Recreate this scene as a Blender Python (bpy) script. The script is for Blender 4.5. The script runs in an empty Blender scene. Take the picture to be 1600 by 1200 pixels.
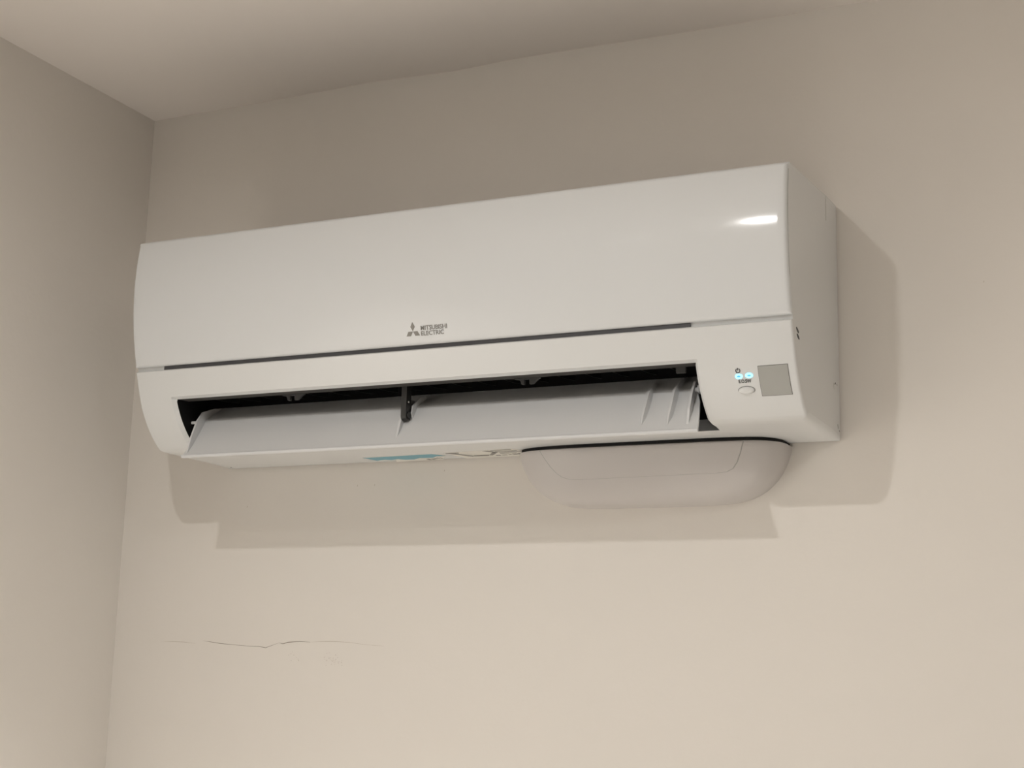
import bpy, bmesh, math
import numpy as np
from mathutils import Matrix, Vector

# ------------------------------------------------------------------ camera, world, exposure
scene = bpy.context.scene
COL = scene.collection
ZO = 2.05                      # height of the air conditioner's underside above the floor
CEIL = ZO + 0.5316             # ceiling height
XL = -0.1777                   # left wall
XR, YF = 3.9, -4.6             # right wall, wall behind the camera

cam_d = bpy.data.cameras.new('camera')
cam_d.sensor_fit = 'HORIZONTAL'
cam_d.sensor_width = 36.0
cam_d.lens = 2333.76 / 1600.0 * 36.0
cam_d.clip_start = 0.02
cam = bpy.data.objects.new('camera', cam_d)
COL.objects.link(cam)
ya, pi_, ro = 0.441475, 0.200018, -0.025386
RM = Matrix.Rotation(ya, 3, 'Z') @ Matrix.Rotation(pi_, 3, 'X') @ Matrix.Rotation(ro, 3, 'Y')
right, fwd, up = RM.col[0], RM.col[1], RM.col[2]
M4 = Matrix((( right[0], up[0], -fwd[0], 1.21395),
             ( right[1], up[1], -fwd[1], -1.67446),
             ( right[2], up[2], -fwd[2], ZO - 0.28215),
             (0, 0, 0, 1)))
cam.matrix_world = M4
scene.camera = cam

world = bpy.data.worlds.new('world')
world.use_nodes = True
world.node_tree.nodes['Background'].inputs[0].default_value = (1, 0.95, 0.88, 1)
world.node_tree.nodes['Background'].inputs[1].default_value = 0.0
scene.world = world

vs = scene.view_settings
vs.view_transform = 'Standard'
vs.look = 'None'
vs.gamma = 1.0
vs.use_curve_mapping = False
vs.exposure = -0.07

# recessed ceiling downlights of the room: (x, y, strength, label)
LAMP_COL = (1.0, 0.985, 0.965)
LAMPS = [
    (0.527, -1.26, 1340.0, 'small recessed ceiling downlight mirrored on the front panel, nearest the corner'),
    (1.70, -1.60, 1350.0, 'small recessed ceiling downlight right of the air conditioner'),
]
# unseen ceiling can lights added as fill: (x, y, watts, beam, label)
FILL_LIGHTS = [
    (0.28, -1.20, 205.0, 114, 'added ceiling fill light near the corner left of the camera'),
    (1.60, -2.70, 54.0, 86, 'added ceiling fill light behind the camera in mid room'),
    (2.60, -3.70, 40.0, 86, 'added ceiling fill light behind the camera beside the right wall'),
]

# ------------------------------------------------------------------ helpers
def lin(r, g, b):
    f = lambda c: (c / 255 / 12.92) if c / 255 <= 0.04045 else ((c / 255 + 0.055) / 1.055) ** 2.4
    return (f(r), f(g), f(b), 1)

def mat(name, color, rough=0.5, spec=0.5, coat=0.0, bump=None, mottle=None, emit=None, metallic=0.0):
    m = bpy.data.materials.new(name)
    m.use_nodes = True
    nt = m.node_tree
    b = nt.nodes['Principled BSDF']
    c = tuple(color) if len(color) == 4 else tuple(color) + (1,)
    b.inputs['Base Color'].default_value = c
    b.inputs['Roughness'].default_value = rough
    b.inputs['Specular IOR Level'].default_value = spec
    b.inputs['Coat Weight'].default_value = coat
    b.inputs['Coat Roughness'].default_value = 0.09
    b.inputs['Metallic'].default_value = metallic
    tc = nt.nodes.new('ShaderNodeTexCoord')
    if mottle:
        sc, amt = mottle
        n = nt.nodes.new('ShaderNodeTexNoise')
        n.inputs['Scale'].default_value = sc
        n.inputs['Detail'].default_value = 4
        nt.links.new(tc.outputs['Object'], n.inputs['Vector'])
        mx = nt.nodes.new('ShaderNodeMix')
        mx.data_type = 'RGBA'
        mx.inputs['A'].default_value = tuple(x * (1 - amt) for x in c[:3]) + (1,)
        mx.inputs['B'].default_value = tuple(min(1, x * (1 + amt)) for x in c[:3]) + (1,)
        nt.links.new(n.outputs['Fac'], mx.inputs['Factor'])
        nt.links.new(mx.outputs['Result'], b.inputs['Base Color'])
    if bump:
        prev = None
        for sc, dist in bump:
            n = nt.nodes.new('ShaderNodeTexNoise')
            n.inputs['Scale'].default_value = sc
            n.inputs['Detail'].default_value = 3
            nt.links.new(tc.outputs['Object'], n.inputs['Vector'])
            bp = nt.nodes.new('ShaderNodeBump')
            bp.inputs['Strength'].default_value = 1.0
            bp.inputs['Distance'].default_value = dist
            nt.links.new(n.outputs['Fac'], bp.inputs['Height'])
            if prev:
                nt.links.new(prev.outputs['Normal'], bp.inputs['Normal'])
            prev = bp
        nt.links.new(prev.outputs['Normal'], b.inputs['Normal'])
    if emit:
        b.inputs['Emission Color'].default_value = tuple(emit[0]) + (1,)
        b.inputs['Emission Strength'].default_value = emit[1]
    return m

def mesh_obj(name, verts, faces, material, parent=None, smooth=35, fixn=True):
    me = bpy.data.meshes.new(name)
    me.from_pydata([tuple(v) for v in verts], [], faces)
    bm = bmesh.new(); bm.from_mesh(me)
    bmesh.ops.remove_doubles(bm, verts=bm.verts, dist=1e-6)
    if fixn:
        bmesh.ops.recalc_face_normals(bm, faces=bm.faces)
    bm.to_mesh(me); bm.free()
    if smooth:
        for p in me.polygons:
            p.use_smooth = True
        me.set_sharp_from_angle(angle=math.radians(smooth))
        for p in me.polygons:            # flat end caps keep their own normal
            if p.loop_total > 20:
                for li in p.loop_indices:
                    me.edges[me.loops[li].edge_index].use_edge_sharp = True
    me.materials.append(material)
    o = bpy.data.objects.new(name, me)
    COL.objects.link(o)
    if parent:
        o.parent = parent
    return o

def box_vf(x0, x1, y0, y1, z0, z1):
    v = [(x0, y0, z0), (x1, y0, z0), (x1, y1, z0), (x0, y1, z0),
         (x0, y0, z1), (x1, y0, z1), (x1, y1, z1), (x0, y1, z1)]
    f = [(0, 3, 2, 1), (4, 5, 6, 7), (0, 1, 5, 4), (1, 2, 6, 5), (2, 3, 7, 6), (3, 0, 4, 7)]
    return v, f

def box(name, b, material, parent=None, bevel=0.0):
    v, f = box_vf(*b)
    o = mesh_obj(name, v, f, material, parent, smooth=0)
    if bevel:
        bm = bmesh.new(); bm.from_mesh(o.data)
        bmesh.ops.bevel(bm, geom=bm.edges[:], offset=bevel, segments=2, affect='EDGES')
        bm.to_mesh(o.data); bm.free()
        for p in o.data.polygons:
            p.use_smooth = True
        o.data.set_sharp_from_angle(angle=math.radians(40))
    return o

def prism(name, poly, axis, a0, a1, material, parent=None, smooth=35):
    """polygon (2-D points) extruded along an axis; axis 'x': poly=(y,z), 'z': poly=(x,y), 'y': poly=(x,z)"""
    n = len(poly)
    def P(p, a):
        return {'x': (a, p[0], p[1]), 'z': (p[0], p[1], a), 'y': (p[0], a, p[1])}[axis]
    v = [P(p, a0) for p in poly] + [P(p, a1) for p in poly]
    f = [tuple(range(n)), tuple(range(2 * n - 1, n - 1, -1))]
    f += [(i, (i + 1) % n, n + (i + 1) % n, n + i) for i in range(n)]
    return mesh_obj(name, v, f, material, parent, smooth)

def empty(name, loc, label, cat, group=None):
    o = bpy.data.objects.new(name, None)
    o.empty_display_size = 0.05
    COL.objects.link(o)
    o.location = loc
    o['label'] = label
    o['category'] = cat
    if group:
        o['group'] = group
    return o

def struct(o, label=None):
    o['kind'] = 'structure'
    if label:
        o['label'] = label
    return o

# ------------------------------------------------------------------ materials
WALL = mat('painted_plaster', (0.84, 0.80, 0.745), rough=0.75, spec=0.25, bump=[(6, 0.002), (90, 0.00025)], mottle=(3.0, 0.012))
CEILM = mat('ceiling_paint', (0.90, 0.845, 0.79), rough=0.85, spec=0.2, bump=[(5, 0.002)])
FLOORM = mat('floor_paint', (0.82, 0.785, 0.74), rough=0.5, mottle=(4.0, 0.05))
PANELM = mat('glossy_white_plastic', (0.735, 0.75, 0.755), rough=0.5, spec=0.25, coat=0.45)
CASEM = mat('white_plastic', (0.745, 0.755, 0.75), rough=0.45, spec=0.25, coat=0.5)
FLAPM = mat('matt_white_plastic', (0.72, 0.73, 0.735), rough=0.45, spec=0.4)
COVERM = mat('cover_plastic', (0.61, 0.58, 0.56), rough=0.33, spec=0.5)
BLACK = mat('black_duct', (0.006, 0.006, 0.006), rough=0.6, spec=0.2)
DARK = mat('dark_grey_plastic', (0.020, 0.020, 0.019), rough=0.45)
LIPM = mat('charcoal_lip', (0.06, 0.055, 0.05), rough=0.5)
SLOTM = mat('slate_recess', (0.055, 0.055, 0.060), rough=0.5)
SENSM = mat('sensor_grey', (0.40, 0.40, 0.375), rough=0.35, mottle=(120, 0.03))
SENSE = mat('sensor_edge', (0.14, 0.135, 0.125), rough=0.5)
PRINT = mat('grey_print', (0.25, 0.24, 0.22), rough=0.5)
PRINTD = mat('black_print', (0.02, 0.02, 0.02), rough=0.5)
LED = mat('cyan_led', (0.3, 0.7, 0.9), rough=0.4, emit=((0.42, 0.86, 1.0), 1.0))
LEDC = mat('blue_led_print', (0.05, 0.3, 0.6), rough=0.4, emit=((0.13, 0.55, 0.85), 0.75))
BLUE = mat('blue_label', lin(118, 172, 188), rough=0.5, mottle=(60, 0.06))
LABW = mat('white_label', (0.78, 0.76, 0.70), rough=0.5)
CRACK = mat('crack_shade', (0.30, 0.25, 0.20), rough=0.9)
CRACKL = mat('faint_crack', (0.55, 0.49, 0.41), rough=0.9)
BRKT = mat('bracket_grey', (0.055, 0.055, 0.055), rough=0.5)
TRIM = mat('lamp_trim', (0.8, 0.8, 0.78), rough=0.4)

# ------------------------------------------------------------------ room shell
def wall(name, b, m):
    return struct(box(name, b, m))
wb = wall('wall_back', (XL - 0.1, XR + 0.1, 0.0, 0.1, 0.0, CEIL + 0.08), WALL)
wl = wall('wall_left', (XL - 0.1, XL, YF, 0.0, 0.0, CEIL + 0.08), WALL)
wr = wall('wall_right', (XR, XR + 0.1, YF, 0.0, 0.0, CEIL + 0.08), WALL)
wf = wall('wall_front', (XL - 0.1, XR + 0.1, YF - 0.1, YF, 0.0, CEIL + 0.08), WALL)
fl = wall('floor', (XL - 0.1, XR + 0.1, YF - 0.1, 0.1, -0.1, 0.0), FLOORM)

def build_ceiling():
    xs = np.concatenate([np.linspace(XL, 1.6, 90), np.linspace(1.7, XR, 12)])
    ys = np.concatenate([np.linspace(0.0, -0.6, 16), np.linspace(-0.8, YF, 10)])
    kx = [XL, 0.0, 0.2, 0.32, 0.42, 0.55, 0.7, 0.85, 0.95, 1.05, 1.6, XR]
    kz = [0.0, 0.001, 0.0035, -0.0005, 0.0025, 0.001, -0.001, 0.0005, -0.0035, 0.0, 0.0, 0.0]
    v, f = [], []
    for y in ys:
        for x in xs:
            w = math.exp(-abs(y) / 0.12)
            v.append((x, y, CEIL + np.interp(x, kx, kz) * w))
    nx, ny = len(xs), len(ys)
    for j in range(ny - 1):
        for i in range(nx - 1):
            a = j * nx + i
            f.append((a, a + nx, a + nx + 1, a + 1))
    t = len(v)
    # a flat upper side gives the slab its thickness
    v += [(XL, 0, CEIL + 0.08), (XR, 0, CEIL + 0.08), (XR, YF, CEIL + 0.08), (XL, YF, CEIL + 0.08)]
    f.append((t, t + 1, t + 2, t + 3))
    return struct(mesh_obj('ceiling', v, f, CEILM, None, smooth=60, fixn=False))
build_ceiling()

# ------------------------------------------------------------------ air conditioner
W = 0.838
PP = [0.3881422551146528, 1.3220294592170225, -0.5696100287466902, -0.1728889915832922]
QQ = [-54.73096448820857, 13.341769994824599, -1.4150766072543821, -0.15366841814619067]
fP = lambda z: float(np.polyval(PP, z))
fQ = lambda z: float(np.polyval(QQ, z))

ac = empty('air_conditioner', (0, 0, ZO), 'white wall-mounted split air conditioner with its air flap hanging open', 'air conditioner')

XO0, XO1 = 0.0545, 0.7298        # opening of the air outlet
XC0, XC1 = 0.0495, 0.7330        # outer edge of its chamfer
ZC, ZT = 0.0647, 0.0588          # chamfer start, opening top
YLIP = -0.1126

def back_off(z):
    return float(np.interp(z, [0.09, 0.122, 0.136, 0.26], [0.0062, 0.0062, 0.0085, 0.0085]))

def normals2d(pts):
    """inward normals of a clockwise/counter open polyline seen as closed loop"""
    p = np.array(pts); n = len(p)
    area = 0.5 * sum(p[i][0] * p[(i + 1) % n][1] - p[(i + 1) % n][0] * p[i][1] for i in range(n))
    out = []
    for i in range(n):
        a = p[i] - p[i - 1]; b = p[(i + 1) % n] - p[i]
        a = a / (np.linalg.norm(a) + 1e-12); b = b / (np.linalg.norm(b) + 1e-12)
        t = a + b; t = t / (np.linalg.norm(t) + 1e-12)
        nrm = np.array([-t[1], t[0]])
        out.append(nrm if area > 0 else -nrm)
    return np.array(out)

def build_casing():
    rows = []
    rows += [(-0.0030, 0.2770, 0.0005), (-0.006, 0.2800, 0.002), (-0.05, 0.2775, 0.002), (-0.12, 0.2710, 0.002), (-0.2150, 0.2622, 0.001)]
    for z in np.linspace(0.2600, 0.0945, 28):
        rows.append((fP(z) + back_off(z), z, 0.001))
    rows += [(-0.2106, 0.0944, 0.001), (-0.2122, 0.0938, 0.0015)]
    zs = sorted(set([0.0924] + list(np.round(np.linspace(0.088, 0.004, 26), 4)) + [ZC, ZT]), reverse=True)
    zs = [z for z in zs if z in (ZC, ZT) or min(abs(z - ZC), abs(z - ZT)) > 0.0012]
    for z in zs:
        rows.append((fQ(z), z, 0.003))
    rows += [(-0.1560, 0.0020, 0.004), (-0.1525, 0.0009, 0.006), (-0.147, 0.0002, 0.008), (-0.135, 0.0, 0.008), (YLIP, 0.0, 0.008)]
    rows += [(-0.08, 0.0, 0.008), (-0.04, 0.0, 0.008), (-0.020, 0.0, 0.006), (-0.010, 0.0, 0.004), (-0.0050, 0.0003, 0.0015), (-0.0030, 0.0015, 0.0005)]
    pts = [(r[0], r[1]) for r in rows]
    nin = normals2d(pts)
    iT = [k for k, r in enumerate(rows) if r[1] == ZT][0]
    iL = [k for k, r in enumerate(rows) if r[0] == YLIP][0]
    S = [0.0, 0.08, 0.25, 0.55, 1.0]
    cols = [('l', s) for s in S] + [('x', x) for x in (0.02, XC0, XO0)]
    cols += [('x', x) for x in np.linspace(XO0, XO1, 22)[1:-1]] + [('x', XO1), ('x', XC1), ('x', 0.78)]
    cols += [('r', s) for s in reversed(S)]
    v, f = [], []
    for kind, s in cols:
        for k, (y, z, r) in enumerate(rows):
            ins = 0.0
            if kind == 'x':
                x = s
            else:
                x = r * s if kind == 'l' else W - r * s
                ins = r * (1 - math.sqrt(max(0, 1 - (1 - s) ** 2)))
            p = np.array([y, z]) + nin[k] * ins
            if kind == 'x' and XO0 - 1e-6 <= s <= XO1 + 1e-6 and iT <= k < iL:
                if k == iT:
                    p = p + np.array([0.0058, 0.0])
                else:
                    p = p + nin[k] * 0.0035
            v.append((x, p[0], p[1]))
    nr, nc = len(rows), len(cols)
    for c in range(nc - 1):
        for k in range(nr):
            k2 = (k + 1) % nr
            ka, kb = cols[c], cols[c + 1]
            if ka[0] == 'x' and kb[0] == 'x' and ka[1] >= XO0 - 1e-6 and kb[1] <= XO1 + 1e-6 and iT <= k < iL:
                continue
            f.append((c * nr + k, c * nr + k2, (c + 1) * nr + k2, (c + 1) * nr + k))
    f.append(tuple(range(nr)))
    f.append(tuple(reversed(range((nc - 1) * nr, nc * nr))))
    o = mesh_obj('casing', v, f, CASEM, ac, smooth=32, fixn=True)
    me = o.data
    for e in me.edges:                       # crisp start of the chamfer round the outlet
        a, b = [me.vertices[i].co for i in e.vertices]
        if all(abs(q.z - ZC) < 1e-5 and XC0 - 1e-5 < q.x < XC1 + 1e-5 for q in (a, b)):
            e.use_edge_sharp = True
        for xx in (XC0, XC1, XO0, XO1):
            if all(abs(q.x - xx) < 1e-5 and q.z < ZC + 1e-5 and q.y < YLIP + 1e-4 and q.z >= -1e-5 for q in (a, b)):
                e.use_edge_sharp = True
    front = [(rows[k][0], rows[k][1]) for k in range(iT, iL + 1)]
    edge = []
    for j, k in enumerate(range(iT, iL + 1)):
        p = np.array(front[j])
        if k == iT: p = p + np.array([0.0058, 0])
        elif k < iL: p = p + nin[k] * 0.0035
        edge.append(tuple(p))
    return edge
edge = build_casing()

def build_panel():
    ZB, ZTOP = 0.0988, 0.2590
    rows = []   # (y, z, end radius)
    outer = []
    for z in np.linspace(ZB + 0.002, ZTOP - 0.004, 60):
        outer.append((fP(z), z))
    rows.append((fP(ZB) + 0.0030, ZB, 0.0015))
    rows.append((fP(ZB) + 0.0012, ZB + 0.0003, 0.002))
    for p in outer:
        rows.append((p[0], p[1], 0.0046))
    yt = outer[-1][0]
    for a in (25, 50, 75):
        ca, sa = math.cos(math.radians(a)), math.sin(math.radians(a))
        rows.append((yt + 0.004 * (1 - ca) , ZTOP - 0.004 + 0.004 * sa, 0.003))
    rows.append((yt + 0.0046, ZTOP - 0.0002, 0.001))
    for z in np.linspace(0.2560, ZB, 24):
        rows.append((fP(z) + back_off(z) - (0.0030 if z > 0.134 else 0.0002), z, 0.0006))
    pts = [(r[0], r[1]) for r in rows]
    nin = normals2d(pts)
    S = [0.0, 0.05, 0.15, 0.32, 0.6, 1.0]
    cols = [('l', s) for s in S] + [('x', x) for x in np.linspace(0.01, W - 0.01, 14)] + [('r', s) for s in reversed(S)]
    v, f = [], []
    for kind, s in cols:
        for k, (y, z, r) in enumerate(rows):
            ins = 0.0
            if kind == 'x': x = s
            else:
                x = r * s if kind == 'l' else W - r * s
                ins = r * (1 - math.sqrt(max(0, 1 - (1 - s) ** 2)))
            p = np.array([y, z]) + nin[k] * ins
            v.append((x, p[0], p[1]))
    nr, nc = len(rows), len(cols)
    for c in range(nc - 1):
        for k in range(nr):
            k2 = (k + 1) % nr
            f.append((c * nr + k, c * nr + k2, (c + 1) * nr + k2, (c + 1) * nr + k))
    f.append(tuple(range(nr)))
    f.append(tuple(reversed(range((nc - 1) * nr, nc * nr))))
    return mesh_obj('front_panel', v, f, PANELM, ac, smooth=40)
panel = build_panel()
panel['label'] = 'glossy white curved front panel'

# dark strip painting the shade in the gap behind the panel's right edge
def panel_gap_shade():
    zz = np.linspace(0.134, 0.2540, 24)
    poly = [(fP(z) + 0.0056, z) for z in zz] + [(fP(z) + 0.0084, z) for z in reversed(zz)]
    prism('panel_gap_shade', poly, 'x', W - 0.012, W - 0.0007, SENSE, ac, smooth=0)
panel_gap_shade()

# dark grip recess between panel and lower casing
ys = fP(0.0970) + 0.0062
g = box('grip_slot', (0.0425, 0.7285, ys - 0.0022, ys + 0.001, 0.0936, 0.0996), SLOTM, ac)
g['label'] = 'dark grey recessed grip strip below the front panel'

# air intake on top: dark filter bed between white slats
def intake():
    a = np.array([-0.196, 0.2641]); b = np.array([-0.018, 0.2804])
    prism('intake_filter', [tuple(a), tuple(b), tuple(b + [0, .0012]), tuple(a + [0, .0012])], 'x', 0.03, W - 0.03, BLACK, ac, smooth=0)
    v, f = [], []
    for i in range(12):
        q = a + (b - a) * (i + 0.5) / 12
        vv, ff = box_vf(0.03, W - 0.03, q[0] - .0012, q[0] + .0012, q[1], q[1] + .0035)
        f += [tuple(len(v) + k for k in t) for t in ff]; v += vv
    for i in range(9):
        x = 0.03 + (W - 0.06) * i / 8
        n0 = len(v)
        v += [(x - .002, a[0], a[1]), (x + .002, a[0], a[1]), (x + .002, b[0], b[1]), (x - .002, b[0], b[1]),
              (x - .002, a[0], a[1] + .004), (x + .002, a[0], a[1] + .004), (x + .002, b[0], b[1] + .004), (x - .002, b[0], b[1] + .004)]
        f += [tuple(n0 + k for k in t) for t in [(0, 3, 2, 1), (4, 5, 6, 7), (0, 1, 5, 4), (1, 2, 6, 5), (2, 3, 7, 6), (3, 0, 4, 7)]]
    mesh_obj('intake_grille', v, f, CASEM, ac, smooth=0)
intake()

# air outlet: duct, floor, lip
duct_prof = [edge[0], (-0.1790, 0.0625), (-0.150, 0.080), (-0.10, 0.090), (-0.055, 0.075), (-0.045, 0.045), (-0.07, 0.021)]
floor_prof = [(-0.07, 0.021), (-0.095, 0.0085), (YLIP, 0.0)]
def sheet(name, prof, x0, x1, m, parent, caps=None):
    n = len(prof)
    v = [(x0, p[0], p[1]) for p in prof] + [(x1, p[0], p[1]) for p in prof]
    f = [(i, i + 1, n + i + 1, n + i) for i in range(n - 1)]
    if caps:
        for x in (x0, x1):
            b = len(v)
            v += [(x, p[0], p[1]) for p in caps]
            f.append(tuple(range(b, b + len(caps))))
    return mesh_obj(name, v, f, m, parent, smooth=30)
outlet = sheet('air_outlet', duct_prof, XO0, XO1, BLACK, ac, caps=duct_prof + floor_prof[1:] + list(reversed(edge[1:-1])))
outlet['label'] = 'black hollow air outlet behind the flap'
of = sheet('outlet_floor', floor_prof, XO0 + 0.0002, XO1 - 0.0002, FLAPM, outlet)
prism('outlet_lip', [(edge[0][0] + 0.0006, ZT - 0.0002), (-0.1740, ZT + 0.0012), (-0.1725, ZT + 0.0034), (edge[0][0] + 0.0006, ZT + 0.0040)], 'x', XO0 + 0.0005, XO1 - 0.0005, LIPM, outlet)
# vertical guide vanes deep in the duct
vane_me = None
for i in range(20):
    x = 0.075 + i * 0.0338
    poly = [(-0.150, 0.078), (-0.156, 0.066), (-0.120, 0.068), (-0.095, 0.071), (-0.095, 0.088)]
    if vane_me is None:
        o = prism('guide_vane', poly, 'x', -0.0007, 0.0007, DARK, outlet, smooth=0)
        vane_me = o.data
    else:
        o = bpy.data.objects.new('guide_vane', vane_me); COL.objects.link(o); o.parent = outlet
    o.location.x = x
    o.rotation_euler.z = 0.0
# brackets that hang from the lip
def bracket(x, w):
    y0, y1 = -0.1765, -0.1725
    zt = 0.0612
    poly = [(-w, zt), (-w * .95, zt - .0022), (-w * .52, zt - .0036), (-w * .40, zt - .0088), (-w * .22, zt - .0088), (-w * .22, zt - .0030),
            (w * .18, zt - .0030), (w * .20, zt - .0088), (w * .45, zt - .0085), (w * .78, zt - .0036), (w * .95, zt - .0022), (w, zt)]
    o = prism('vane_bracket', poly, 'y', y0, y1, BRKT, outlet, smooth=0)
    o.location.x = x
bracket(0.2115, 0.0165)
bracket(0.5245, 0.0165)
box('lip_clip', (0.700, 0.7115, -0.1745, -0.171, 0.0535, 0.0615), BRKT, outlet, bevel=0.0006)

# air flap
TIP = np.array([-0.1870, -0.0122]); TOP = np.array([-0.1405, 0.0562])
dv = TOP - TIP; nf = np.array([-dv[1], dv[0]]); nf = nf / np.linalg.norm(nf)      # points forward and up
def fpt(t, h=0.0):
    bow = -0.0022 * 4 * t * (1 - t)
    k = max(0.0, t - 0.78) / 0.22                  # the inner edge bends back into the duct
    return TIP + dv * t + nf * (bow + h) + np.array([0.024, 0.0050]) * k
flap_x0 = lambda t: 0.0605 - 0.001 * t
flap_x1 = lambda t: float(np.interp(t, [0, 0.55, 0.75, 1.0], [0.7285, 0.7225, 0.7165, 0.7130]))
def build_flap():
    ts = np.array([0, .08, .16, .24, .32, .4, .48, .56, .64, .72, .775, .79, .84, .9, .95, 1.0])
    up_, lo_ = [], []
    n = len(ts); v = []; f = []
    cols = 12
    for c in range(cols + 1):
        for t in ts:
            x = flap_x0(t) + (flap_x1(t) - flap_x0(t)) * c / cols
            a = fpt(t, 0.0); v.append((x, a[0], a[1]))
        for t in reversed(ts):
            x = flap_x0(t) + (flap_x1(t) - flap_x0(t)) * c / cols
            a = fpt(t, -0.0030); v.append((x, a[0], a[1]))
    nr = 2 * n
    for c in range(cols):
        for k in range(nr):
            k2 = (k + 1) % nr
            f.append((c * nr + k, c * nr + k2, (c + 1) * nr + k2, (c + 1) * nr + k))
    f.append(tuple(range(nr)))
    f.append(tuple(reversed(range(cols * nr, (cols + 1) * nr))))
    o = mesh_obj('air_flap', v, f, FLAPM, ac, smooth=35)
    o['label'] = 'long pale grey air flap hanging open in the outlet'
    # rolled bead along its free edge
    v, f = [], []
    m = 8
    for x in (0.0600, 0.7290):
        for k in range(m):
            a = 2 * math.pi * k / m
            v.append((x, TIP[0] + 0.0002 + 0.0021 * math.cos(a), TIP[1] + 0.0004 + 0.0021 * math.sin(a)))
    for k in range(m):
        f.append((k, (k + 1) % m, m + (k + 1) % m, m + k))
    f += [tuple(range(m)), tuple(reversed(range(m, 2 * m)))]
    mesh_obj('edge_bead', v, f, FLAPM, o, smooth=50)
    return o
flap = build_flap()

def fin(name, x, t_list, h_list, w, m=FLAPM, parent=flap, skew=0.0):
    """raised rib on the flap: spindle outline of height h along t"""
    v, f = [], []
    for t, h in zip(t_list, h_list):
        hw = w * (0.25 + 0.75 * min(1.0, h / max(h_list)))
        xs = x + skew * t
        for dx, hh in ((-hw, -0.0005), (-hw * .30, h), (hw * .30, h), (hw, -0.0005)):
            a = fpt(t, hh); v.append((xs + dx, a[0], a[1]))
    n = len(t_list)
    for i in range(n - 1):
        for k in range(4):
            k2 = (k + 1) % 4
            f.append((i * 4 + k, i * 4 + k2, (i + 1) * 4 + k2, (i + 1) * 4 + k))
    f += [(3, 2, 1, 0), tuple((n - 1) * 4 + k for k in range(4))]
    return mesh_obj(name, v, f, m, parent, smooth=30)
fin('rib', 0.6625, [.16, .3, .5, .7, .88, .93], [.0002, .0042, .0056, .0060, .0052, .0002], 0.0042)
fin('rib', 0.6925, [.14, .28, .5, .7, .92, 1.0], [.0002, .0044, .0060, .0066, .0060, .0002], 0.0042)

def end_plate(x, pts, th=0.0026):
    poly = [tuple(fpt(t, h)) for t, h in pts]
    return prism('end_plate', poly, 'x', x - th / 2, x + th / 2, FLAPM, flap, smooth=0)
end_plate(0.0640, [(.06, 0.0), (.30, .0075), (.62, .0125), (.80, .0120), (.93, .006), (.99, 0.0), (.5, -0.002)])
end_plate(0.7150, [(.14, 0.0), (.35, .0075), (.62, .0105), (.80, .0100), (.93, .005), (.99, 0.0), (.5, -0.002)])
def pin(x0, x1, t, h, r):
    c = fpt(t, h); v = []; f = []; m = 10
    for x in (x0, x1):
        for k in range(m):
            a = 2 * math.pi * k / m
            v.append((x, c[0] + r * math.cos(a), c[1] + r * math.sin(a)))
    for k in range(m):
        f.append((k, (k + 1) % m, m + (k + 1) % m, m + k))
    f += [tuple(range(m)), tuple(reversed(range(m, 2 * m)))]
    return mesh_obj('pivot_pin', v, f, FLAPM, flap, smooth=50)
pin(0.0548, 0.0640, .62, .0095, 0.0019)
pin(0.7150, 0.7296, .72, .0040, 0.0026)
c = fpt(.72, .004)
box('pivot_collar', (0.7195, 0.7215, c[0] - .0045, c[0] + .0045, c[1] - .0045, c[1] + .0045), FLAPM, flap, bevel=0.0008)
box('pivot_collar', (0.7250, 0.7270, c[0] - .0040, c[0] + .0040, c[1] - .0042, c[1] + .0042), FLAPM, flap, bevel=0.0008)

# white fin and dark hinge arm in the middle
poly = [tuple(fpt(t, h)) for t, h in [(.18, 0.0), (.45, .0070), (.68, .0110), (.82, .0080), (.88, 0.0), (.5, -.002)]]
prism('hinge_fin', poly, 'x', 0.3578, 0.3604, FLAPM, flap, smooth=0)
def hinge_arm():
    a = np.array([-0.1660, 0.0640]); b = np.array([-0.1660, 0.0262]); r = 0.0058
    d = (b - a) / np.linalg.norm(b - a); n = np.array([-d[1], d[0]])
    poly = [tuple(a + n * r * .95)]
    for k in range(11):
        an = math.pi * k / 10
        poly.append(tuple(b + n * r * math.cos(an) + d * r * math.sin(an)))
    poly.append(tuple(a - n * r * .95))
    o = prism('hinge_arm', poly, 'x', 0.3605, 0.3675, DARK, outlet, smooth=40)
    o['label'] = 'dark grey hinge arm holding the middle of the flap'
    # round boss and pin of the joint
    for nm, x0, x1, cc, rr, mm in (('hinge_boss', 0.3670, 0.3695, b + np.array([0, .0008]), 0.0040, DARK), ('hinge_rivet', 0.3672, 0.3681, b + np.array([-.0006, .0165]), 0.0010, LABW)):
        v, f = [], []; m = 14
        for x in (x0, x1):
            for k in range(m):
                an = 2 * math.pi * k / m
                v.append((x, cc[0] + rr * math.cos(an), cc[1] + rr * math.sin(an)))
        for k in range(m):
            f.append((k, (k + 1) % m, m + (k + 1) % m, m + k))
        f += [tuple(range(m)), tuple(reversed(range(m, 2 * m)))]
        mesh_obj(nm, v, f, mm, o, smooth=50)
hinge_arm()
# pale tab on the flap beside the arm
poly = [tuple(fpt(t, h)) for t, h in [(.55, 0.0), (.58, .006), (.70, .0085), (.86, .0075), (.92, .003), (.93, 0.0)]]
prism('hinge_fin', poly, 'x', 0.3690, 0.3706, FLAPM, flap, smooth=0)

# ---- things on the right end of the lower casing
def frame_at(fn, x, z, off=0.0):
    h = 1e-4
    t = np.array([0, fn(z + h) - fn(z - h), 2 * h]); t = t / np.linalg.norm(t)
    n = np.cross(np.array([1, 0, 0]), t)           # outward (-y)
    p = np.array([x, fn(z), z]) + n * off
    m = Matrix(((1, t[0], n[0], p[0]), (0, t[1], n[1], p[1]), (0, t[2], n[2], p[2]), (0, 0, 0, 1)))
    return m

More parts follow.
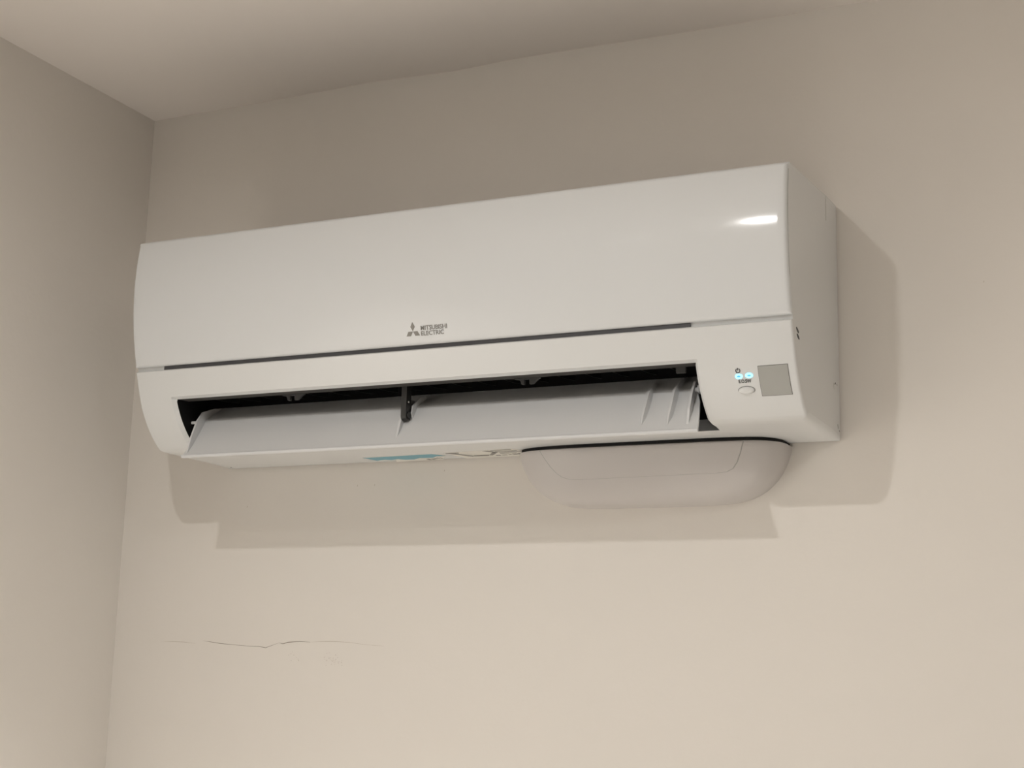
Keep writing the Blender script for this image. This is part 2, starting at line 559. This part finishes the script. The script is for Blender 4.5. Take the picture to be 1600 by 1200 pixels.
def put(o, m):
    o.data.transform(m)
    return o

def curved_patch(name, fn, corners, off, m, parent, thick=0.0006, nx=2, nz=10):
    """quad patch laid on the casing; corners (x,z): tl, tr, br, bl"""
    tl, tr, br, bl = [np.array(c) for c in corners]
    v, f = [], []
    for lay in (off, off - thick):
        for j in range(nz + 1):
            for i in range(nx + 1):
                a = tl + (tr - tl) * i / nx; b = bl + (br - bl) * i / nx
                q = a + (b - a) * j / nz
                fm = frame_at(fn, q[0], q[1], lay)
                v.append((fm[0][3], fm[1][3], fm[2][3]))
    N = (nx + 1) * (nz + 1)
    for j in range(nz):
        for i in range(nx):
            a = j * (nx + 1) + i
            f.append((a, a + 1, a + nx + 2, a + nx + 1))
    rim = [i for i in range(nx + 1)] + [j * (nx + 1) + nx for j in range(1, nz + 1)] + [nz * (nx + 1) + i for i in range(nx - 1, -1, -1)] + [j * (nx + 1) for j in range(nz - 1, 0, -1)]
    for k in range(len(rim)):
        a, b = rim[k], rim[(k + 1) % len(rim)]
        f.append((a, b, N + b, N + a))
    return mesh_obj(name, v, f, m, parent, smooth=30)

sw = curved_patch('sensor_window', fQ, [(0.7971, 0.0503), (0.8292, 0.0505), (0.8292, 0.0220), (0.7967, 0.0220)], 0.0004, SENSE, ac)
sw['label'] = 'square grey sensor window'
curved_patch('sensor_glass', fQ, [(0.7975, 0.0499), (0.8287, 0.0501), (0.8287, 0.0224), (0.7972, 0.0224)], 0.0006, SENSM, sw)

def disc(name, rx, ry, h, material, parent, seg=24, dome=False):
    v, f = [], []
    prof = [(1.0, -0.0006), (1.0, h * (0.35 if dome else 1.0))]
    if dome:
        prof += [(0.9, h * .7), (0.65, h * .93), (0.3, h)]
    else:
        prof += [(0.5, h)]
    for s, z in prof:
        for k in range(seg):
            a = 2 * math.pi * k / seg
            v.append((rx * s * math.cos(a), ry * s * math.sin(a), z))
    for r in range(len(prof) - 1):
        for k in range(seg):
            k2 = (k + 1) % seg
            f.append((r * seg + k, r * seg + k2, (r + 1) * seg + k2, (r + 1) * seg + k))
    f.append(tuple((len(prof) - 1) * seg + k for k in range(seg)))
    return mesh_obj(name, v, f, material, parent, smooth=50)

for x, z in ((0.7758, 0.0416), (0.7869, 0.0419)):
    L = put(disc('indicator_light', 0.0042, 0.0030, 0.0003, LED, ac), frame_at(fQ, x, z, 0.0002))
    L['label'] = 'glowing pale cyan indicator light'
    put(disc('light_symbol', 0.0019, 0.0009, 0.0002, LEDC, L), frame_at(fQ, x, z, 0.0005))

B = put(disc('reset_button', 0.0086, 0.0042, 0.0030, CASEM, ac, seg=32, dome=True), frame_at(fQ, 0.7816, 0.0283, 0.0))
B['label'] = 'small oval white push button'
put(disc('button_rim', 0.0092, 0.0047, 0.00015, SENSE, B, seg=32), frame_at(fQ, 0.7816, 0.0283, 0.0))

def text_mesh(name, s, x0, x1, z0, z1, fn, material, parent, off=0.0004, bold=0.0):
    cu = bpy.data.curves.new(name, 'FONT')
    cu.body = s
    cu.size = 1.0
    cu.extrude = 0.004
    cu.offset = bold
    cu.resolution_u = 3
    to = bpy.data.objects.new(name + '_src', cu)
    COL.objects.link(to)
    dg = bpy.context.evaluated_depsgraph_get()
    me = bpy.data.meshes.new_from_object(to.evaluated_get(dg))
    bpy.data.objects.remove(to)
    co = np.array([v.co[:] for v in me.vertices])
    mn, mx = co.min(0), co.max(0)
    zc = (z0 + z1) / 2
    fm = frame_at(fn, 0, zc, off)
    tl = 1.0 / abs(fm[2][1])
    for v in me.vertices:
        px = x0 + (v.co.x - mn[0]) / (mx[0] - mn[0]) * (x1 - x0)
        pt = (-0.5 + (v.co.y - mn[1]) / (mx[1] - mn[1])) * (z1 - z0) * tl
        q = fm @ Vector((0, pt, v.co.z * 0.02))
        v.co = (px, q.y, q.z)
    me.materials.clear(); me.materials.append(material)
    o = bpy.data.objects.new(name, me)
    COL.objects.link(o); o.parent = parent
    return o

text_mesh('switch_lettering', 'E.O.SW', 0.7748, 0.7882, 0.0352, 0.0384, fQ, PRINTD, ac, bold=0.02)['label'] = 'black lettering E.O.SW above the oval button'

def power_symbol():
    v, f = [], []
    R1, R0, n = 0.0026, 0.0018, 20
    for k in range(n + 1):
        a = math.radians(90 + 28 + (360 - 56) * k / n)
        for r in (R1, R0):
            v.append((r * math.cos(a), r * math.sin(a), 0))
    for k in range(n):
        f.append((2 * k, 2 * k + 1, 2 * k + 3, 2 * k + 2))
    b = len(v)
    v += [(-.0004, .0004, 0), (.0004, .0004, 0), (.0004, .0031, 0), (-.0004, .0031, 0)]
    f.append((b, b + 1, b + 2, b + 3))
    N = len(v); F = list(f)
    v += [(a, c, 0.0001) for a, c, _ in v]
    f += [tuple(N + i for i in q) for q in F]
    o = put(mesh_obj('power_symbol', v, f, PRINTD, ac, smooth=0), frame_at(fQ, 0.7757, 0.0470, 0.0004))
    o['label'] = 'tiny black power symbol above the left light'
power_symbol()

# emblem and maker's name on the front panel
def emblem():
    s = 0.0061
    cx, cz = 0.3996, 0.1134
    h = math.sqrt(3) / 2 * s
    polys = [[(0, 0.0002), (-s / 2 * .96, h), (0, 2 * h), (s / 2 * .96, h)],
             [(-.0002, -.0001), (-s, 0), (-1.5 * s, -h), (-s / 2, -h)],
             [(.0002, -.0001), (s / 2, -h), (1.5 * s, -h), (s, 0)]]
    fm = frame_at(fP, cx, cz, 0.0003)
    em = None
    v, f = [], []
    for p in polys:
        b = len(v)
        n = len(p)
        v += [(a * .95, c_, 0) for a, c_ in p] + [(a * .95, c_, -0.0004) for a, c_ in p]
        f.append(tuple(range(b, b + n)))
        for i in range(n):
            f.append((b + i, b + (i + 1) % n, b + n + (i + 1) % n, b + n + i))
    em = mesh_obj('emblem', v, f, PRINT, panel, smooth=0)
    em.data.transform(fm)
    em['label'] = 'grey three-diamond emblem'
emblem()
text_mesh('brand_lettering', 'MITSUBISHI', 0.4100, 0.4438, 0.1138, 0.1189, fP, PRINT, panel, bold=0.012)['label'] = 'grey lettering MITSUBISHI'
text_mesh('brand_lettering', 'ELECTRIC', 0.4100, 0.4393, 0.1078, 0.1128, fP, PRINT, panel, bold=0.012)['label'] = 'grey lettering ELECTRIC'

# steel plate that carries the unit on the wall
box('mounting_plate', (0.05, W - 0.05, -0.006, -0.0001, 0.03, 0.25), SENSE, ac)

# marks on the right side face
def side_mark(name, y, z, ry, rz, tilt, parent=ac, m=DARK):
    v = []; n = 10
    for xx in (W - 0.0006, W + 0.0002):
        for k in range(n):
            a = 2 * math.pi * k / n
            py, pz = ry * math.cos(a), rz * math.sin(a)
            v.append((xx, y + py * math.cos(tilt) - pz * math.sin(tilt), z + py * math.sin(tilt) + pz * math.cos(tilt)))
    f = [tuple(range(n)), tuple(reversed(range(n, 2 * n)))] + [(k, (k + 1) % n, n + (k + 1) % n, n + k) for k in range(n)]
    return mesh_obj(name, v, f, m, parent, smooth=0)
side_mark('side_hole', -0.1916, 0.0868, 0.0058, 0.0020, -0.30)
side_mark('side_hole', -0.1893, 0.0803, 0.0058, 0.0020, -0.30)
side_mark('scuff', -0.0245, 0.0628, 0.0030, 0.0010, 0.5)
side_mark('scuff', -0.0315, 0.0585, 0.0006, 0.0040, 0.2, m=SENSM)
side_mark('scuff', -0.0160, 0.0630, 0.0014, 0.0006, -0.6, m=SENSE)
side_mark('scuff', -0.0150, 0.0150, 0.0006, 0.0030, 0.5, m=SENSE)
side_mark('scuff', -0.0080, 0.0110, 0.0014, 0.0006, -0.6, m=SENSE)

side_mark('side_seam', -0.0560, 0.2600, 0.0010, 0.0150, 0.0, m=SENSM)

# underside: stickers and a screw hole
def flat_poly(name, poly, z, material, parent, th=0.0002):
    return prism(name, poly, 'z', z - th, z, material, parent, smooth=0)
st = flat_poly('sticker', [(0.236, -0.0465), (0.338, -0.0500), (0.349, -0.0330), (0.338, -0.0170), (0.330, -0.0035), (0.262, -0.0035), (0.268, -0.0160), (0.244, -0.0170)], 0.0, LABW, ac)
st['label'] = 'torn pale sticker with a blue field on the underside'
flat_poly('blue_field', [(0.2365, -0.0460), (0.2600, -0.0455), (0.3375, -0.0495), (0.3480, -0.0330), (0.3360, -0.0330), (0.3250, -0.0230), (0.3080, -0.0260), (0.2950, -0.0170), (0.2830, -0.0180), (0.2760, -0.0250), (0.2640, -0.0200), (0.2560, -0.0245), (0.2420, -0.0200)], -0.0002, BLUE, st)
for x0, x1, y0, y1 in ((0.312, 0.316, -0.016, -0.008), (0.318, 0.322, -0.0155, -0.0085), (0.324, 0.3265, -0.019, -0.012), (0.329, 0.3315, -0.0215, -0.015), (0.333, 0.3345, -0.0200, -0.012)):
    flat_poly('sticker_print', [(x0, y0), (x1, y0), (x1, y1), (x0, y1)], -0.0002, PRINT, st)
rl = flat_poly('rating_label', [(0.356, -0.0530), (0.452, -0.0600), (0.468, -0.0330), (0.452, -0.0050), (0.366, -0.0050)], 0.0, LABW, ac)
rl['label'] = 'pale rating label with grey print on the underside'
marks = [[(0.3575, -0.0510), (0.3640, -0.0515), (0.3840, -0.0240), (0.3790, -0.0170)],
         [(0.3640, -0.0515), (0.3760, -0.0515), (0.3740, -0.0455), (0.3680, -0.0460)],
         [(0.3800, -0.0190), (0.4020, -0.0180), (0.4060, -0.0260), (0.3850, -0.0260)],
         [(0.4040, -0.0220), (0.4200, -0.0450), (0.4260, -0.0420), (0.4080, -0.0200)],
         [(0.4100, -0.0540), (0.4180, -0.0545), (0.4240, -0.0420), (0.4200, -0.0400)]]
for y in (-0.0570, -0.0490, -0.0420):
    marks.append([(0.4220 + (y + .057) * .3, y), (0.4500 + (y + .057) * .5, y - .001), (0.4500 + (y + .057) * .5, y + .0022), (0.4220 + (y + .057) * .3, y + .0030)])
for x0, x1, y0, y1 in ((0.412, 0.418, -0.0200, -0.0160), (0.4205, 0.4275, -0.0210, -0.0170), (0.430, 0.434, -0.0220, -0.0180), (0.4365, 0.4425, -0.0250, -0.0180), (0.4440, 0.4490, -0.0260, -0.0190), (0.424, 0.446, -0.0330, -0.0300)):
    marks.append([(x0, y0), (x1, y0), (x1, y1), (x0, y1)])
for mpoly in marks:
    flat_poly('label_print', mpoly, -0.0002, PRINT, rl)
flat_poly('screw_hole', [(0.0140 + 0.0014 * math.cos(a * math.pi / 5), -0.0200 + 0.0014 * math.sin(a * math.pi / 5)) for a in range(10)], 0.0001, DARK, ac, th=0.0003)

# ------------------------------------------------------------------ pipe cover below the right end
pc = empty('pipe_cover', (0.6157, 0, ZO - 0.0690), 'pale plastic cover with rounded lower corners on the wall below the air conditioner', 'pipe cover')
CX, HW, HH, DM = 0.6157, 0.166, 0.0655, 0.064
NX_, NZ_ = 6.0, 1.4
ZR = -0.0035
def cov_d(X, Z):
    return DM * max(0.0, 1 - (abs(X) ** NX_ + max(0.0, Z) ** NZ_)) ** 0.26
def cov_pt(X, Z, off=0.0):
    return (X * HW, -cov_d(X, Z) - off, ZR - Z * HH + 0.0690)
def cov_boundary(nu):
    """upper right, round the bottom, to the upper left"""
    out = []
    for k in range(nu + 1):
        th = math.pi * k / nu
        c_, s_ = math.cos(th), math.sin(th)
        # radial scale to the boundary |X|^n + Z^m = 1
        lo, hi = 0.0, 3.0
        for _ in range(50):
            r = (lo + hi) / 2
            if abs(r * c_) ** NX_ + (r * s_) ** NZ_ > 1: hi = r
            else: lo = r
        out.append((lo * c_, lo * s_))
    return out
def build_cover():
    nu = 96
    bd = cov_boundary(nu)
    rs = [1.0, .9985, .995, .988, .977, .962, .94, .91, .87, .82, .75, .66, .55, .42, .28, .14]
    v, f = [], []
    for r in rs:
        for X, Z in bd:
            v.append(cov_pt(X * r, Z * r))
    n = nu + 1
    for j in range(len(rs) - 1):
        for k in range(nu):
            f.append((j * n + k, j * n + k + 1, (j + 1) * n + k + 1, (j + 1) * n + k))
    ctr = len(v); v.append(cov_pt(0, 0))
    j = len(rs) - 1
    for k in range(nu):
        f.append((j * n + k, j * n + k + 1, ctr))
    # flat top closing it towards the wall
    top = [j * n for j in range(len(rs))] + [ctr] + [j * n + nu for j in reversed(range(len(rs)))]
    f.append(tuple(top))
    return mesh_obj('cover_shell', v, f, COVERM, pc, smooth=40)
build_cover()
def access_panel():
    # outline of the inset panel, in cover coordinates (X, Z)
    raw = [(0.4905, -0.0045), (0.4975, -0.0150), (0.5040, -0.0240), (0.5110, -0.0315), (0.5180, -0.0365), (0.5270, -0.0393), (0.5400, -0.0400),
           (0.62, -0.0394), (0.7080, -0.0385), (0.7200, -0.0375), (0.7275, -0.0340), (0.7330, -0.0270), (0.7375, -0.0160), (0.7410, -0.0045)]
    P2 = []
    for (x0, z0), (x1, z1) in zip(raw[:-1], raw[1:]):
        k = 6 if abs(x1 - x0) > 0.04 else 2
        for i in range(k):
            P2.append((x0 + (x1 - x0) * i / k, z0 + (z1 - z0) * i / k))
    P2.append(raw[-1])
    def conv(x, z): return ((x - CX) / HW, max(0.0, (ZR - z) / HH))
    cxn, czn = 0.6157, -0.0045
    def rings(off_list, name, m, parent):
        v, f = [], []
        n = len(P2)
        for s, off in off_list:
            for x, z in P2:
                v.append(cov_pt(*conv(cxn + (x - cxn) * s, czn + (z - czn) * s), off))
        for j in range(len(off_list) - 1):
            for k in range(n - 1):
                f.append((j * n + k, j * n + k + 1, (j + 1) * n + k + 1, (j + 1) * n + k))
        ctr = len(v); v.append(cov_pt(0, conv(0, czn)[1], off_list[-1][1]))
        j = len(off_list) - 1
        for k in range(n - 1):
            f.append((j * n + k, j * n + k + 1, ctr))
        return mesh_obj(name, v, f, m, parent, smooth=30)
    ap = rings([(1.0, -0.0006), (0.999, 0.0004), (0.997, 0.0007), (0.97, 0.0007), (.9, .0007), (.8, .0007), (.65, .0007), (.45, .0007), (.2, .0007)], 'access_panel', COVERM, pc)
    ap['label'] = 'flat inset panel with rounded corners on the cover'
    # dark seam just outside its edge
    v, f = [], []
    n = len(P2)
    for s, off in ((1.0065, 0.00012), (0.996, 0.00012)):
        for x, z in P2:
            v.append(cov_pt(*conv(cxn + (x - cxn) * s, czn + (z - czn) * s), off))
    for k in range(n - 1):
        f.append((k, k + 1, n + k + 1, n + k))
    mesh_obj('seam', v, f, SENSM, pc, smooth=0)
access_panel()
# black strip between the cover's rim and the unit
def rim_strip():
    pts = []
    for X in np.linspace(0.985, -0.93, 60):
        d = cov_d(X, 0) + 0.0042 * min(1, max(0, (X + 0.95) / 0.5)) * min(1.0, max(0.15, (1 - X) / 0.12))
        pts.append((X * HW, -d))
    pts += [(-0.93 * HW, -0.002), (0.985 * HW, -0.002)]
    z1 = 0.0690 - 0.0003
    prism('black_strip', pts, 'z', ZR + 0.0690, z1, BLACK, pc, smooth=30)['label'] = 'black gap strip along the top of the cover'
rim_strip()
v, f = box_vf(-0.0004, 0.0004, -0.0004, 0.0004, -0.004, 0.004)

# ------------------------------------------------------------------ cracks and worn plaster on the back wall
def crack(pts, w, m, name='crack'):
    v, f = [], []
    n = len(pts)
    for i, (x, z) in enumerate(pts):
        a = np.array(pts[max(0, i - 1)]); b = np.array(pts[min(n - 1, i + 1)])
        d = (b - a) / (np.linalg.norm(b - a) + 1e-9); nn = np.array([-d[1], d[0]])
        ww = w * (0.5 + 0.5 * math.sin(i * 2.3) ** 2) * (0.3 if i in (0, n - 1) else 1.0)
        for s in (-1, 1):
            v.append((x + nn[0] * ww * s, -0.00015, ZO + z + nn[1] * ww * s))
    for i in range(n - 1):
        f.append((2 * i, 2 * i + 1, 2 * i + 3, 2 * i + 2))
    return mesh_obj(name, v, f, m, wb, smooth=0)
crack([(-0.098, -0.2338), (-0.080, -0.2332), (-0.060, -0.2335), (-0.040, -0.2352)], 0.00025, CRACKL)
crack([(-0.028, -0.2315), (-0.015, -0.2330), (0.000, -0.2348), (0.020, -0.2362), (0.0424, -0.2376), (0.062, -0.2380), (0.0731, -0.2396), (0.084, -0.2362), (0.0937, -0.2330)], 0.00035, CRACK)
crack([(0.0937, -0.2330), (0.100, -0.2342), (0.108, -0.2322), (0.118, -0.2314), (0.1273, -0.2310), (0.142, -0.2316)], 0.0005, CRACK)
crack([(0.142, -0.2316), (0.160, -0.2306), (0.1761, -0.2304), (0.200, -0.2312), (0.225, -0.2340), (0.2523, -0.2354)], 0.00025, CRACKL)
import random
random.seed(5)
for cx_, cz_, n, sx, sz in ((0.1760, -0.2535, 34, 0.014, 0.006), (0.1180, -0.2525, 8, 0.010, 0.006)):
    for i in range(n):
        a = random.gauss(0, 0.5); b = random.gauss(0, 0.5)
        x, z = cx_ + a * sx, cz_ + b * sz - a * sx * 0.25
        l = random.uniform(0.0006, 0.002); an = random.uniform(-0.6, 0.4)
        crack([(x, z), (x + l * .5 * math.cos(an), z + l * .5 * math.sin(an) + .0002), (x + l * math.cos(an), z + l * math.sin(an))], 0.0003, CRACK if i % 3 == 0 else CRACKL, 'plaster_chip')
for x, z in ((1.000, 0.1720), (0.2280, -0.0300), (0.2020, -0.0300), (0.3300, -0.0150), (0.0300, -0.0530), (1.075, 0.440)):
    crack([(x, z), (x + .0006, z + .0012), (x + .0008, z + .0024)], 0.0005, CRACKL, 'plaster_chip')

# ------------------------------------------------------------------ downlights and added fill lights
def downlight(x, y, strength, label):
    d = empty('downlight', (x, y, CEIL - 0.006), label, 'downlight', 'recessed ceiling downlights')
    n = 40
    v, f = [], []
    prof = [(0.040, 0.006), (0.040, 0.001), (0.038, 0.0), (0.030, 0.0005), (0.022, 0.003)]
    for r, z in prof:
        for k in range(n):
            a = 2 * math.pi * k / n
            v.append((r * math.cos(a), r * math.sin(a), z))
    for j in range(len(prof) - 1):
        for k in range(n):
            k2 = (k + 1) % n
            f.append((j * n + k, j * n + k2, (j + 1) * n + k2, (j + 1) * n + k))
    mesh_obj('trim_ring', v, f, TRIM, d, smooth=40)
    lm = mat('lamp_lens', (0.9, 0.9, 0.9), emit=(LAMP_COL, strength))
    v = [(0.0222 * math.cos(2 * math.pi * k / n), 0.0222 * math.sin(2 * math.pi * k / n), 0.0028) for k in range(n)]
    mesh_obj('lamp_lens', v, [tuple(reversed(range(n)))], lm, d, smooth=0, fixn=False)
for L in LAMPS:
    downlight(*L)

def fill_light(x, y, watts, beam, label):  # unseen fixture added to fill the room with light
    d = empty('fill_light', (x, y, CEIL - 0.09), label, 'can light', 'added ceiling fill lights')
    n = 40
    v, f = [], []
    prof = [(0.055, 0.089), (0.055, 0.001), (0.054, 0.0), (0.051, 0.0), (0.050, 0.002), (0.044, 0.07)]
    for r, z in prof:
        for k in range(n):
            a = 2 * math.pi * k / n
            v.append((r * math.cos(a), r * math.sin(a), z))
    for j in range(len(prof) - 1):
        for k in range(n):
            k2 = (k + 1) % n
            f.append((j * n + k, j * n + k2, (j + 1) * n + k2, (j + 1) * n + k))
    mesh_obj('fill_housing', v, f, TRIM, d, smooth=40)
    lm = mat('fill_lens', (0.9, 0.9, 0.9), emit=(LAMP_COL, 30.0))
    v = [(0.044 * math.cos(2 * math.pi * k / n), 0.044 * math.sin(2 * math.pi * k / n), 0.07) for k in range(n)]
    mesh_obj('fill_lens', v, [tuple(reversed(range(n)))], lm, d, smooth=0, fixn=False)
    ld = bpy.data.lights.new('fill_spot', 'SPOT')
    ld.energy = watts
    ld.color = LAMP_COL
    ld.spot_size = math.radians(beam)
    ld.spot_blend = 1.0
    ld.shadow_soft_size = 0.03
    lo = bpy.data.objects.new('fill_spot', ld)
    COL.objects.link(lo)
    lo.parent = d
    lo.location = (0, 0, -0.002)
for L in FILL_LIGHTS:
    fill_light(*L)
